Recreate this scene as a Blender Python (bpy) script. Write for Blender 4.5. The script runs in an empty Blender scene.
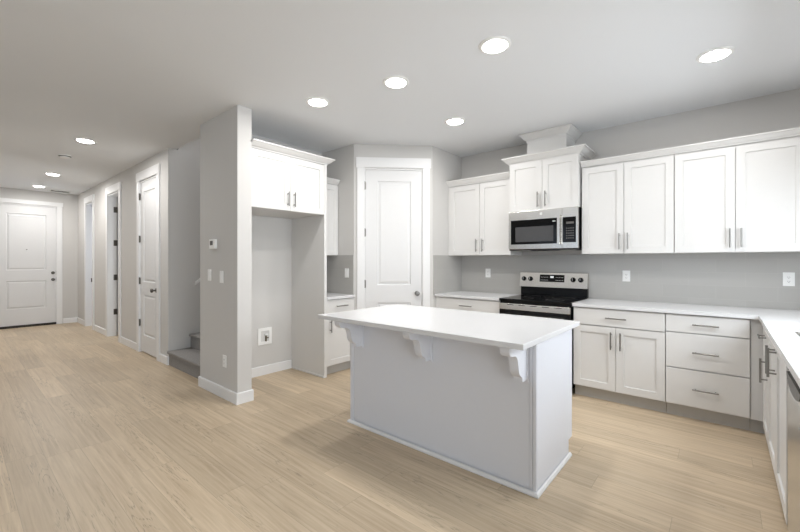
import bpy, bmesh, math, random
from mathutils import Vector, Matrix
random.seed(7)
PI = math.pi
SC = bpy.context.scene
COL = SC.collection

# ------------------------------------------------------------------ camera
FPX = 381.8
cam_d = bpy.data.cameras.new('camera')
cam = bpy.data.objects.new('camera', cam_d)
COL.objects.link(cam)
cam.location = (1.9025, -4.6018, 1.3229)
cam.rotation_euler = (PI / 2, 0, 0.7037)
cam_d.sensor_width = 36.0
cam_d.lens = 36.0 * FPX / 800.0
cam_d.shift_y = -4.56 / 800.0
cam_d.clip_start = 0.02
SC.camera = cam

# ------------------------------------------------------------------ world, colour management
world = bpy.data.worlds.new('world')
SC.world = world
world.use_nodes = True
wn = world.node_tree
for n in list(wn.nodes):
    wn.nodes.remove(n)
wo = wn.nodes.new('ShaderNodeOutputWorld')
wb = wn.nodes.new('ShaderNodeBackground')
wb.inputs['Color'].default_value = (0.72, 0.84, 1.0, 1)
wb.inputs['Strength'].default_value = 1.0
wn.links.new(wb.outputs[0], wo.inputs[0])
vs = SC.view_settings
vs.view_transform = 'Standard'
vs.look = 'None'
vs.gamma = 1.0
vs.use_curve_mapping = False
vs.exposure = 0.2

def area_light(name, loc, rot, sx, sy, power, color, shape='RECTANGLE', spread=PI):
    d = bpy.data.lights.new(name, 'AREA')
    d.shape = shape
    d.size = sx
    if shape in ('RECTANGLE', 'ELLIPSE'):
        d.size_y = sy
    d.energy = power
    d.color = color
    d.spread = spread
    o = bpy.data.objects.new(name, d)
    COL.objects.link(o)
    o.location = loc
    o.rotation_euler = rot
    return o

H = 2.771
DAY = (0.86, 0.93, 1.0)
# daylight from unseen windows added for light, behind and right of the camera
area_light('added_dining_daylight', (6.9, -5.6, 1.45), (0, PI / 2 - 0.1, 0), 2.1, 4.2, 170, DAY)
area_light('added_sink_daylight', (2.70, -1.7, 1.62), (0, PI / 2 - 0.5, 0), 0.8, 1.25, 31, DAY)
area_light('added_rear_daylight', (-0.5, -8.9, 1.45), (PI / 2, 0, 0), 4.6, 2.1, 5, DAY)
area_light('side_room_daylight', (-7.7, -1.35, 1.6), (-PI / 2, 0, 0), 0.9, 1.2, 14, (0.72, 0.82, 1.0))
area_light('side_room_fill_light', (-5.4, -1.35, 1.6), (-PI / 2, 0, 0), 0.9, 1.2, 14, (0.9, 0.95, 1.0))  # added fill, brightens the room behind the open door; no window there
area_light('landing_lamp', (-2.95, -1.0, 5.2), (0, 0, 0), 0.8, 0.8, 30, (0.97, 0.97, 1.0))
CAN_W = 8.8
CAN_COL = (1.0, 0.98, 0.955)

# ------------------------------------------------------------------ materials
def s2l(c):
    c = c / 255.0
    return c / 12.92 if c <= 0.04045 else ((c + 0.055) / 1.055) ** 2.4

def rgb(r, g, b):
    return (s2l(r), s2l(g), s2l(b), 1)

def new_mat(name):
    m = bpy.data.materials.new(name)
    m.use_nodes = True
    nt = m.node_tree
    return m, nt, nt.nodes['Principled BSDF']

def paint(name, col, rough=0.5, metal=0.0, noise=0.03, scale=40.0, bump=0.0, stretch=None, spec=0.5):
    """plain paint / metal / plastic with a slight procedural variation"""
    m, nt, b = new_mat(name)
    tc = nt.nodes.new('ShaderNodeTexCoord')
    mp = nt.nodes.new('ShaderNodeMapping')
    if stretch:
        mp.inputs['Scale'].default_value = stretch
    nz = nt.nodes.new('ShaderNodeTexNoise')
    nz.inputs['Scale'].default_value = scale
    nz.inputs['Detail'].default_value = 3
    nt.links.new(tc.outputs['Object'], mp.inputs['Vector'])
    nt.links.new(mp.outputs[0], nz.inputs['Vector'])
    cr = nt.nodes.new('ShaderNodeMix')
    cr.data_type = 'RGBA'
    a = [max(0, c * (1 - noise)) for c in col[:3]] + [1]
    c2 = [min(1, c * (1 + noise)) for c in col[:3]] + [1]
    cr.inputs['A'].default_value = a
    cr.inputs['B'].default_value = c2
    nt.links.new(nz.outputs['Fac'], cr.inputs['Factor'])
    nt.links.new(cr.outputs['Result'], b.inputs['Base Color'])
    b.inputs['Roughness'].default_value = rough
    b.inputs['Metallic'].default_value = metal
    b.inputs['Specular IOR Level'].default_value = spec
    if bump > 0:
        bp = nt.nodes.new('ShaderNodeBump')
        bp.inputs['Strength'].default_value = bump
        bp.inputs['Distance'].default_value = 0.002
        nt.links.new(nz.outputs['Fac'], bp.inputs['Height'])
        nt.links.new(bp.outputs[0], b.inputs['Normal'])
    return m

M_WALL = paint('wall_paint', rgb(208, 206, 203), 0.75, bump=0.25, scale=160, noise=0.01, spec=0.3)
M_CEIL = paint('ceiling_paint', rgb(233, 235, 237), 0.85, bump=0.3, scale=120, noise=0.01, spec=0.2)
M_TRIM = paint('trim_paint', rgb(232, 232, 232), 0.4, noise=0.01)
M_DOOR = paint('door_paint', rgb(222, 222, 222), 0.42, noise=0.01)
M_CAB = paint('cabinet_paint', rgb(219, 218, 216), 0.38, noise=0.01)
M_GAP = paint('cabinet_gap', rgb(120, 118, 114), 0.8, noise=0.02)
M_TOE = paint('toe_kick_paint', rgb(190, 188, 184), 0.6, noise=0.02)
M_ISLE = paint('island_paint', rgb(226, 228, 234), 0.5, noise=0.01)
M_QUARTZ = paint('quartz', rgb(218, 218, 219), 0.22, noise=0.02, scale=90)
M_STEEL = paint('brushed_steel', rgb(224, 222, 218), 0.27, 1.0, noise=0.05, scale=6.0, stretch=(1.6, 1, 0.25), bump=1.0)
M_NICKEL = paint('satin_nickel', rgb(142, 140, 136), 0.32, 1.0, noise=0.03)
M_BRONZE = paint('dark_nickel', rgb(105, 101, 96), 0.35, 1.0, noise=0.05)
M_BLACK = paint('black_enamel', rgb(16, 16, 17), 0.22, noise=0.1, spec=0.2)
M_GLASS = paint('black_glass', rgb(12, 12, 13), 0.07, noise=0.05, spec=0.28)
M_SCREEN = paint('tinted_window', rgb(76, 76, 77), 0.25, noise=0.05, spec=0.3)
M_DARKPL = paint('dark_plastic', rgb(45, 45, 46), 0.5, noise=0.05)
M_PLATE = paint('white_plastic', rgb(244, 244, 242), 0.35, noise=0.01)
M_SLOT = paint('slot_grey', rgb(95, 93, 90), 0.6, noise=0.02)
M_INK = paint('printed_marking', rgb(205, 205, 205), 0.5, noise=0.02)
M_BRASS = paint('brass_valve', rgb(120, 112, 98), 0.4, 0.8, noise=0.05)
M_VENT = paint('vent_paint', rgb(215, 214, 212), 0.6, noise=0.02)
M_THRESH = paint('threshold', rgb(45, 40, 36), 0.6, noise=0.1)
M_LENS2 = paint('lamp_lens', rgb(215, 215, 205), 0.3, noise=0.02)

def emit_mat(name, col, strength):
    m, nt, b = new_mat(name)
    b.inputs['Base Color'].default_value = (0.9, 0.9, 0.9, 1)
    b.inputs['Emission Color'].default_value = (*col, 1)
    b.inputs['Emission Strength'].default_value = strength
    return m
M_LAMP = emit_mat('lit_diffuser', (1.0, 0.98, 0.95), 16.0)
M_DIGIT = emit_mat('lit_display', (0.9, 0.95, 1.0), 0.15)

def glass_mat():
    m, nt, b = new_mat('window_glass')
    b.inputs['Base Color'].default_value = (1, 1, 1, 1)
    b.inputs['Roughness'].default_value = 0.02
    b.inputs['Transmission Weight'].default_value = 1.0
    b.inputs['IOR'].default_value = 1.45
    return m
M_PANE = glass_mat()

def mnode(nt, op, a, b=None, v2=None):
    n = nt.nodes.new('ShaderNodeMath')
    n.operation = op
    if isinstance(a, (int, float)):
        n.inputs[0].default_value = a
    else:
        nt.links.new(a, n.inputs[0])
    if b is not None:
        if isinstance(b, (int, float)):
            n.inputs[1].default_value = b
        else:
            nt.links.new(b, n.inputs[1])
    return n.outputs[0]

def floor_mat():
    m, nt, b = new_mat('oak_plank_floor')
    L = nt.links.new
    tc = nt.nodes.new('ShaderNodeTexCoord')
    sp = nt.nodes.new('ShaderNodeSeparateXYZ')
    L(tc.outputs['Object'], sp.inputs[0])
    PW, PL = 0.182, 1.52
    yr = mnode(nt, 'DIVIDE', sp.outputs['Y'], PW)
    row = mnode(nt, 'FLOOR', yr)
    wn1 = nt.nodes.new('ShaderNodeTexWhiteNoise')
    wn1.noise_dimensions = '1D'
    L(row, wn1.inputs['W'])
    xo = mnode(nt, 'ADD', mnode(nt, 'DIVIDE', sp.outputs['X'], PL), wn1.outputs['Value'])
    colr = mnode(nt, 'FLOOR', xo)
    cb = nt.nodes.new('ShaderNodeCombineXYZ')
    L(row, cb.inputs[0]); L(colr, cb.inputs[1])
    wn2 = nt.nodes.new('ShaderNodeTexWhiteNoise')
    wn2.noise_dimensions = '2D'
    L(cb.outputs[0], wn2.inputs['Vector'])
    # grain coordinates, shifted per plank
    off = mnode(nt, 'MULTIPLY', wn2.outputs['Value'], 40.0)
    gx = mnode(nt, 'MULTIPLY', sp.outputs['X'], 1.3)
    gy = mnode(nt, 'MULTIPLY', sp.outputs['Y'], 34.0)
    gc = nt.nodes.new('ShaderNodeCombineXYZ')
    L(mnode(nt, 'ADD', gx, off), gc.inputs[0]); L(mnode(nt, 'ADD', gy, off), gc.inputs[1])
    g1 = nt.nodes.new('ShaderNodeTexNoise')
    g1.inputs['Scale'].default_value = 1.2; g1.inputs['Detail'].default_value = 6; g1.inputs['Roughness'].default_value = 0.62
    g1.inputs['Distortion'].default_value = 0.6
    L(gc.outputs[0], g1.inputs['Vector'])
    gc2 = nt.nodes.new('ShaderNodeCombineXYZ')
    L(mnode(nt, 'ADD', mnode(nt, 'MULTIPLY', sp.outputs['X'], 0.9), off), gc2.inputs[0])
    L(mnode(nt, 'ADD', mnode(nt, 'MULTIPLY', sp.outputs['Y'], 7.0), off), gc2.inputs[1])
    # cathedral rings
    g2 = nt.nodes.new('ShaderNodeTexNoise')
    g2.inputs['Scale'].default_value = 1.3; g2.inputs['Detail'].default_value = 2.5
    L(gc2.outputs[0], g2.inputs['Vector'])
    rg = mnode(nt, 'SINE', mnode(nt, 'MULTIPLY', g2.outputs['Fac'], 85.0))
    rgp = mnode(nt, 'POWER', mnode(nt, 'MAXIMUM', rg, 0.0), 3.0)
    g3 = nt.nodes.new('ShaderNodeTexNoise')
    g3.inputs['Scale'].default_value = 1.1; g3.inputs['Detail'].default_value = 1
    L(gc2.outputs[0], g3.inputs['Vector'])
    msk = nt.nodes.new('ShaderNodeMapRange')
    msk.inputs['From Min'].default_value = 0.52; msk.inputs['From Max'].default_value = 0.64
    L(g3.outputs['Fac'], msk.inputs['Value'])
    fine = nt.nodes.new('ShaderNodeTexNoise')
    fine.inputs['Scale'].default_value = 9.0; fine.inputs['Detail'].default_value = 4
    L(gc.outputs[0], fine.inputs['Vector'])
    rings = mnode(nt, 'MULTIPLY', mnode(nt, 'MULTIPLY', rgp, msk.outputs[0]), mnode(nt, 'GREATER_THAN', fine.outputs['Fac'], 0.50))
    ramp = nt.nodes.new('ShaderNodeValToRGB')
    ramp.color_ramp.elements[0].position = 0.22; ramp.color_ramp.elements[0].color = rgb(*FLOOR_D)
    ramp.color_ramp.elements[1].position = 0.78; ramp.color_ramp.elements[1].color = rgb(*FLOOR_L)
    L(g1.outputs['Fac'], ramp.inputs['Fac'])
    tone = nt.nodes.new('ShaderNodeMapRange')
    tone.inputs['To Min'].default_value = 0.88; tone.inputs['To Max'].default_value = 1.07
    L(wn2.outputs['Value'], tone.inputs['Value'])
    # seams
    def seam(v, w):
        f = mnode(nt, 'FRACT', v)
        d = mnode(nt, 'MINIMUM', f, mnode(nt, 'SUBTRACT', 1.0, f))
        return mnode(nt, 'LESS_THAN', d, w)
    sm = mnode(nt, 'MAXIMUM', seam(yr, 0.0075), seam(xo, 0.0010))
    dark = mnode(nt, 'SUBTRACT', 1.0, mnode(nt, 'MULTIPLY', sm, 0.22))
    dark = mnode(nt, 'MULTIPLY', dark, mnode(nt, 'SUBTRACT', 1.0, mnode(nt, 'MULTIPLY', rings, 0.36)))
    fac = mnode(nt, 'MULTIPLY', dark, tone.outputs[0])
    vm = nt.nodes.new('ShaderNodeVectorMath')
    vm.operation = 'SCALE'
    L(ramp.outputs[0], vm.inputs[0]); L(fac, vm.inputs['Scale'])
    L(vm.outputs[0], b.inputs['Base Color'])
    rr = nt.nodes.new('ShaderNodeMapRange')
    rr.inputs['To Min'].default_value = 0.34; rr.inputs['To Max'].default_value = 0.5
    L(g1.outputs['Fac'], rr.inputs['Value']); L(rr.outputs[0], b.inputs['Roughness'])
    bp = nt.nodes.new('ShaderNodeBump')
    bp.inputs['Strength'].default_value = 0.12; bp.inputs['Distance'].default_value = 0.002
    L(g1.outputs['Fac'], bp.inputs['Height']); L(bp.outputs[0], b.inputs['Normal'])
    b.inputs['Specular IOR Level'].default_value = 0.35
    return m
FLOOR_D = (177, 156, 129)
FLOOR_L = (216, 198, 172)
M_FLOOR = floor_mat()

def tile_mat(name, ax):
    """glossy grey wall tile, running bond; ax = horizontal axis in object space"""
    m, nt, b = new_mat(name)
    L = nt.links.new
    tc = nt.nodes.new('ShaderNodeTexCoord')
    sp = nt.nodes.new('ShaderNodeSeparateXYZ'); cb = nt.nodes.new('ShaderNodeCombineXYZ')
    L(tc.outputs['Object'], sp.inputs[0])
    L(sp.outputs[ax], cb.inputs[0]); L(sp.outputs['Z'], cb.inputs[1])
    br = nt.nodes.new('ShaderNodeTexBrick')
    br.inputs['Scale'].default_value = 1.0
    br.inputs['Brick Width'].default_value = 0.41
    br.inputs['Row Height'].default_value = 0.122
    br.inputs['Mortar Size'].default_value = 0.0013
    br.inputs['Mortar Smooth'].default_value = 0.3
    br.inputs['Color1'].default_value = rgb(180, 178, 174)
    br.inputs['Color2'].default_value = rgb(183, 181, 177)
    br.inputs['Mortar'].default_value = rgb(190, 188, 184)
    L(cb.outputs[0], br.inputs['Vector'])
    L(br.outputs['Color'], b.inputs['Base Color'])
    b.inputs['Roughness'].default_value = 0.22
    nz = nt.nodes.new('ShaderNodeTexNoise'); nz.inputs['Scale'].default_value = 7
    L(cb.outputs[0], nz.inputs['Vector'])
    ad = mnode(nt, 'ADD', mnode(nt, 'MULTIPLY', br.outputs['Fac'], -0.6), mnode(nt, 'MULTIPLY', nz.outputs['Fac'], 0.5))
    bp = nt.nodes.new('ShaderNodeBump'); bp.inputs['Strength'].default_value = 0.3; bp.inputs['Distance'].default_value = 0.003
    L(ad, bp.inputs['Height']); L(bp.outputs[0], b.inputs['Normal'])
    return m
M_TILE_X = tile_mat('backsplash_tile', 'X')
M_TILE_Y = tile_mat('backsplash_tile_side', 'Y')
M_CARPET = paint('stair_carpet', rgb(148, 145, 142), 0.95, noise=0.35, scale=140, bump=1.0, spec=0.1)

# ------------------------------------------------------------------ mesh helpers
class MB:
    def __init__(self):
        self.bm = bmesh.new()

    def box(self, x0, y0, z0, x1, y1, z1, bev=0.0):
        a = [(x0, y0, z0), (x1, y0, z0), (x1, y1, z0), (x0, y1, z0), (x0, y0, z1), (x1, y0, z1), (x1, y1, z1), (x0, y1, z1)]
        v = [self.bm.verts.new(p) for p in a]
        fs = [self.bm.faces.new([v[i] for i in f]) for f in ((0, 3, 2, 1), (4, 5, 6, 7), (0, 1, 5, 4), (1, 2, 6, 5), (2, 3, 7, 6), (3, 0, 4, 7))]
        if bev > 0:
            es = list({e for f in fs for e in f.edges})
            bmesh.ops.bevel(self.bm, geom=es, offset=bev, segments=2, profile=0.5, affect='EDGES')
        return self

    def quad(self, *pts):
        self.bm.faces.new([self.bm.verts.new(p) for p in pts])
        return self

    def prism(self, pts, a0, a1, axis='z'):
        """extrude 2D polygon along axis; pts are (x,y) for z, (y,z) for x, (x,z) for y"""
        def P(p, a):
            return {'z': (p[0], p[1], a), 'x': (a, p[0], p[1]), 'y': (p[0], a, p[1])}[axis]
        lo = [self.bm.verts.new(P(p, a0)) for p in pts]
        hi = [self.bm.verts.new(P(p, a1)) for p in pts]
        n = len(pts)
        self.bm.faces.new(lo[::-1]); self.bm.faces.new(hi)
        for i in range(n):
            j = (i + 1) % n
            self.bm.faces.new((lo[i], lo[j], hi[j], hi[i]))
        return self

    def tube(self, pts, r, seg=12):
        pts = [Vector(p) for p in pts]
        rings = []
        for i, p in enumerate(pts):
            if i == 0: d = pts[1] - pts[0]
            elif i == len(pts) - 1: d = pts[-1] - pts[-2]
            else: d = (pts[i + 1] - pts[i]).normalized() + (pts[i] - pts[i - 1]).normalized()
            d.normalize()
            u = d.orthogonal().normalized() if i == 0 else (rings_u - d * rings_u.dot(d)).normalized()
            rings_u = u
            w = d.cross(u)
            rings.append([self.bm.verts.new(p + (u * math.cos(2 * PI * k / seg) + w * math.sin(2 * PI * k / seg)) * r) for k in range(seg)])
        for a, b in zip(rings[:-1], rings[1:]):
            for k in range(seg):
                self.bm.faces.new((a[k], a[(k + 1) % seg], b[(k + 1) % seg], b[k]))
        self.bm.faces.new(rings[0][::-1]); self.bm.faces.new(rings[-1])
        return self

    def lathe(self, prof, origin, axis, seg=32):
        """prof: list of (radius, distance along axis)"""
        ax = Vector(axis).normalized(); o = Vector(origin)
        u = ax.orthogonal().normalized(); w = ax.cross(u)
        rings = []
        for r, d in prof:
            if r <= 1e-6:
                rings.append([self.bm.verts.new(o + ax * d)])
            else:
                rings.append([self.bm.verts.new(o + ax * d + (u * math.cos(2 * PI * k / seg) + w * math.sin(2 * PI * k / seg)) * r) for k in range(seg)])
        for a, b in zip(rings[:-1], rings[1:]):
            for k in range(seg):
                k2 = (k + 1) % seg
                if len(a) == 1 and len(b) == 1: continue
                if len(a) == 1: self.bm.faces.new((a[0], b[k2], b[k]))
                elif len(b) == 1: self.bm.faces.new((a[k], a[k2], b[0]))
                else: self.bm.faces.new((a[k], a[k2], b[k2], b[k]))
        return self

    def sweep(self, prof, path, up=Vector((0, 0, 1))):
        """sweep a closed (out, z) profile along an open horizontal path of (x, y); 'out' points to the right of travel; mitred"""
        P = [Vector((p[0], p[1], 0)) for p in path]
        rings = []
        for i, p in enumerate(P):
            def rt(a, b):
                d = (b - a).normalized(); return Vector((d.y, -d.x, 0))
            if i == 0: n = rt(P[0], P[1]); k = 1
            elif i == len(P) - 1: n = rt(P[-2], P[-1]); k = 1
            else:
                n1, n2 = rt(P[i - 1], P[i]), rt(P[i], P[i + 1])
                n = (n1 + n2).normalized(); k = 1 / max(0.2, n.dot(n1))
            rings.append([self.bm.verts.new(p + n * (q[0] * k) + up * q[1]) for q in prof])
        m = len(prof)
        for a, b in zip(rings[:-1], rings[1:]):
            for j in range(m):
                self.bm.faces.new((a[j], a[(j + 1) % m], b[(j + 1) % m], b[j]))
        self.bm.faces.new(rings[0]); self.bm.faces.new(rings[-1][::-1])
        return self

    def build(self, name, mat, parent=None, smooth=False, loc=None):
        bmesh.ops.recalc_face_normals(self.bm, faces=self.bm.faces)
        me = bpy.data.meshes.new(name)
        self.bm.to_mesh(me); self.bm.free()
        me.materials.append(mat)
        if smooth:
            for p in me.polygons: p.use_smooth = True
            me.set_sharp_from_angle(angle=math.radians(40))
        o = bpy.data.objects.new(name, me)
        COL.objects.link(o)
        if parent is not None: o.parent = parent
        if loc is not None: o.location = loc
        return o

def thing(name, label, cat, loc=(0, 0, 0), rot=0.0, group=None):
    o = bpy.data.objects.new(name, None)
    o.empty_display_size = 0.1
    COL.objects.link(o)
    o.location = loc; o.rotation_euler = (0, 0, rot)
    o['label'] = label; o['category'] = cat
    if group: o['group'] = group
    return o

def tag(o, label, cat, group=None):
    o['label'] = label; o['category'] = cat
    if group: o['group'] = group
    return o

def struct(name, mb, mat):
    o = mb.build(name, mat); o['kind'] = 'structure'; return o

def struct_root(name, loc=(0, 0, 0), rot=0.0):
    o = bpy.data.objects.new(name, None); COL.objects.link(o)
    o.location = loc; o.rotation_euler = (0, 0, rot); o['kind'] = 'structure'
    return o

def copy_tree(o, parent=None):
    c = o.copy(); COL.objects.link(c)
    if parent is not None: c.parent = parent
    for ch in list(o.children): copy_tree(ch, c)
    return c

# ================================================================== THE ROOM
XW = -2.195       # alcove wall
XL = -0.883       # pantry wall beside the back counter
AX, AY = -1.576, -1.38
BX, BY = -0.883, -0.687
HY = -2.80        # hall wall face
WX0, WX1, WY0, WY1 = -2.338, -1.525, -2.884, -2.745   # wing wall
XD = -8.85        # front door wall
YE0 = -3.19
XR = 2.76         # right wall
YF = -9.0

struct('floor', MB().box(-9.1, -9.15, -0.12, 7.2, 1.6, 0.0), M_FLOOR)
cl = MB()
cl.box(-9.0, -9.15, H, 7.15, -2.71, H + 0.3)
cl.box(-2.338, -2.71, H, 7.15, 0.13, H + 0.3)
cl.box(-9.0, -2.71, H, -3.57, -1.1, H + 0.3)
struct('ceiling', cl, M_CEIL)

struct('wall_back', MB().box(XL - 0.12, 0.0, 0, XR + 0.12, 0.12, H), M_WALL)
# kitchen side wall with an added sink window, then an unseen dining side added for daylight
w = MB()
w.box(XR, -1.05, 0, XR + 0.12, 0.0, H); w.box(XR, -2.35, 0, XR + 0.12, -1.05, 1.12); w.box(XR, -2.35, 2.12, XR + 0.12, -1.05, H)
w.box(XR, -3.2, 0, XR + 0.12, -2.35, H)
struct('wall_right', w, M_WALL)
struct('wall_added_dining_back', MB().box(XR + 0.12, -3.2, 0, 7.12, -3.08, H), M_WALL)
w = MB()
w.box(7.0, -3.45, 0, 7.12, -3.2, H); w.box(7.0, -7.75, 0, 7.12, -3.45, 0.35); w.box(7.0, -7.75, 2.5, 7.12, -3.45, H); w.box(7.0, -9.12, 0, 7.12, -7.75, H)
struct('wall_added_dining_right', w, M_WALL)
w = MB()
w.box(-3.9, YF - 0.12, 0, -2.9, YF, H); w.box(-2.9, YF - 0.12, 0, 1.9, YF, 0.35); w.box(-2.9, YF - 0.12, 2.5, 1.9, YF, H); w.box(1.9, YF - 0.12, 0, 7.12, YF, H)
struct('wall_front', w, M_WALL)
struct('wall_great_room', MB().box(-4.02, YF - 0.12, 0, -3.9, -4.87, H), M_WALL)
struct('wall_hall_left', MB().box(XD, -4.87, 0, -3.9, -4.75, H), M_WALL)
# unseen windows added behind and beside the camera to account for the daylight
def window(name, x0, y0, z0, x1, y1, z1, axis, mull):
    r = struct_root(name)
    f = MB(); t = 0.05
    if axis == 'y':      # window in a wall facing +-Y
        f.box(x0, y0, z0, x1, y1, z0 + t); f.box(x0, y0, z1 - t, x1, y1, z1)
        for k in range(mull + 1):
            c = x0 + (x1 - x0 - t) * k / mull
            f.box(c, y0, z0 + t, c + t, y1, z1 - t)
        g = MB().box(x0 + t, (y0 + y1) / 2 - 0.004, z0 + t, x1 - t, (y0 + y1) / 2 + 0.004, z1 - t)
    else:
        f.box(x0, y0, z0, x1, y1, z0 + t); f.box(x0, y0, z1 - t, x1, y1, z1)
        for k in range(mull + 1):
            c = y0 + (y1 - y0 - t) * k / mull
            f.box(x0, c, z0 + t, x1, c + t, z1 - t)
        g = MB().box((x0 + x1) / 2 - 0.004, y0 + t, z0 + t, (x0 + x1) / 2 + 0.004, y1 - t, z1 - t)
    f.build('window_frame', M_TRIM, r)
    g.build('window_pane', M_PANE, r)
window('window_added_dining', 7.02, -7.74, 0.36, 7.10, -3.46, 2.49, 'x', 4)
window('window_added_sink', XR + 0.02, -2.34, 1.13, XR + 0.10, -1.06, 2.11, 'x', 1)
window('window_added_rear', -2.89, YF - 0.10, 0.36, 1.89, YF - 0.02, 2.49, 'y', 3)

# pantry: three wall runs with mitred corners
T = 0.11
c45 = T * math.tan(PI / 8)
struct('wall_pantry_left', MB().prism([(XW, AY), (AX, AY), (AX - c45, AY + T), (XW, AY + T)], 0, H), M_WALL)
struct('wall_pantry_right', MB().prism([(BX, BY), (BX, 0), (BX - T, 0), (BX - T, BY + c45)], 0, H), M_WALL)
S2 = math.sqrt(0.5)
def dg(s, d):      # s along the diagonal from A, d into the pantry
    return (AX + s * S2 - d * S2, AY + s * S2 + d * S2)
SE = (BX - AX) / S2
D0, D1, DT = 0.122, 0.862, 2.478     # door opening along the diagonal
w = MB()
w.prism([dg(0, 0), dg(D0, 0), dg(D0, T), (AX - c45, AY + T)], 0, H)
w.prism([dg(D1, 0), (BX, BY), (BX - T, BY + c45), dg(D1, T)], 0, H)
w.prism([dg(D0, 0), dg(D1, 0), dg(D1, T), dg(D0, T)], DT, H)
struct('wall_pantry_door', w, M_WALL)
# alcove / stairwell wall
struct('wall_left', MB().box(WX0, WY1, 0, XW, 1.5, H), M_WALL)
struct('wall_wing', MB().box(WX0, WY0, 0, WX1, WY1, H), M_WALL)
# hall wall with its door openings
HT = 0.12
CL0, CL1 = -4.64, -3.87
B0, B1 = -6.37, -5.66
P0, P1 = -8.03, -7.44
DH = 2.49
w = MB()
for a, b in ((XD, P0), (P1, B0), (B1, CL0), (CL1, -3.51)):
    w.box(a, HY, 0, b, HY + HT, H)
for a, b in ((P0, P1), (B0, B1), (CL0, CL1)):
    w.box(a, HY, DH, b, HY + HT, H)
struct('wall_hall_right', w, M_WALL)
struct('wall_stair_left', MB().box(-3.63, HY + HT, 0, -3.51, 1.5, 5.4).box(-3.51, HY + 0.06, H + 0.3, WX0, HY + 0.09, 5.4), M_WALL)
struct('wall_stair_end', MB().box(-3.63, 1.5, 0, XW, 1.6, 5.4).box(WX0, -2.71, H + 0.3, WX0 + 0.12, 1.5, 5.4), M_WALL)
struct('ceiling_stairwell', MB().box(-3.63, -2.75, 5.4, XW, 1.6, 5.5), M_CEIL)
w = MB()
w.box(XD, -1.2, 0, -3.63, -1.1, H); w.box(-6.9, HY + HT, 0, -6.8, -1.2, H)
w.box(XD - 0.12, HY, 0, XD, -1.1, H)
struct('wall_side_rooms', w, M_WALL)
# front door wall
F0, F1, FT = -4.06, -3.137, 2.475
w = MB()
w.box(XD - 0.12, -4.87, 0, XD, F0, H); w.box(XD - 0.12, F1, 0, XD, HY, H); w.box(XD - 0.12, F0, FT, XD, F1, H)
struct('wall_front_door', w, M_WALL)

# baseboards
BBH, BBT = 0.106, 0.014
def bboard(name, path):
    prof = [(0, 0.001), (BBT, 0.001), (BBT, BBH - 0.006), (BBT - 0.006, BBH), (0, BBH)]
    struct(name, MB().sweep(prof, path), M_TRIM)
# 'out' is to the right of travel
bboard('baseboard_wing', [(WX0, -2.75), (WX0, WY0), (WX1, WY0), (WX1, WY1)][::-1] if False else [(WX0, WY0 + 0.05), (WX0, WY0), (WX1, WY0), (WX1, WY1), (XW + 0.02, WY1)])
bboard('baseboard_alcove', [(XW, WY1 + 0.016), (XW, -1.865)])
bboard('baseboard_hall_corner', [(XD, F1 + 0.095), (XD, HY), (P0 - 0.095, HY)])
bboard('baseboard_hall_middle', [(P1 + 0.095, HY), (B0 - 0.095, HY)])
bboard('baseboard_hall_right', [(B1 + 0.095, HY), (CL0 - 0.095, HY)])
bboard('baseboard_hall_end', [(CL1 + 0.085, HY), (-3.51, HY), (-3.51, HY + 0.04)])
bboard('baseboard_pantry_left', [dg(0.001, 0), dg(0.02, 0)])

# backsplash tile (thin, on the walls)
struct('wall_backsplash_back', MB().box(XL + 0.009, -0.009, 0.90, XR, -0.0005, 1.402), M_TILE_X)
struct('wall_backsplash_pantry_right', MB().box(XL + 0.0005, BY + 0.01, 0.90, XL + 0.009, -0.0005, 1.402), M_TILE_Y)
struct('wall_backsplash_pantry_left', MB().box(XW + 0.009, AY - 0.009, 0.90, AX - 0.005, AY - 0.0005, 1.402), M_TILE_X)
struct('wall_backsplash_left', MB().box(XW + 0.0005, -1.815, 0.90, XW + 0.009, AY - 0.001, 1.402), M_TILE_Y)

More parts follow.
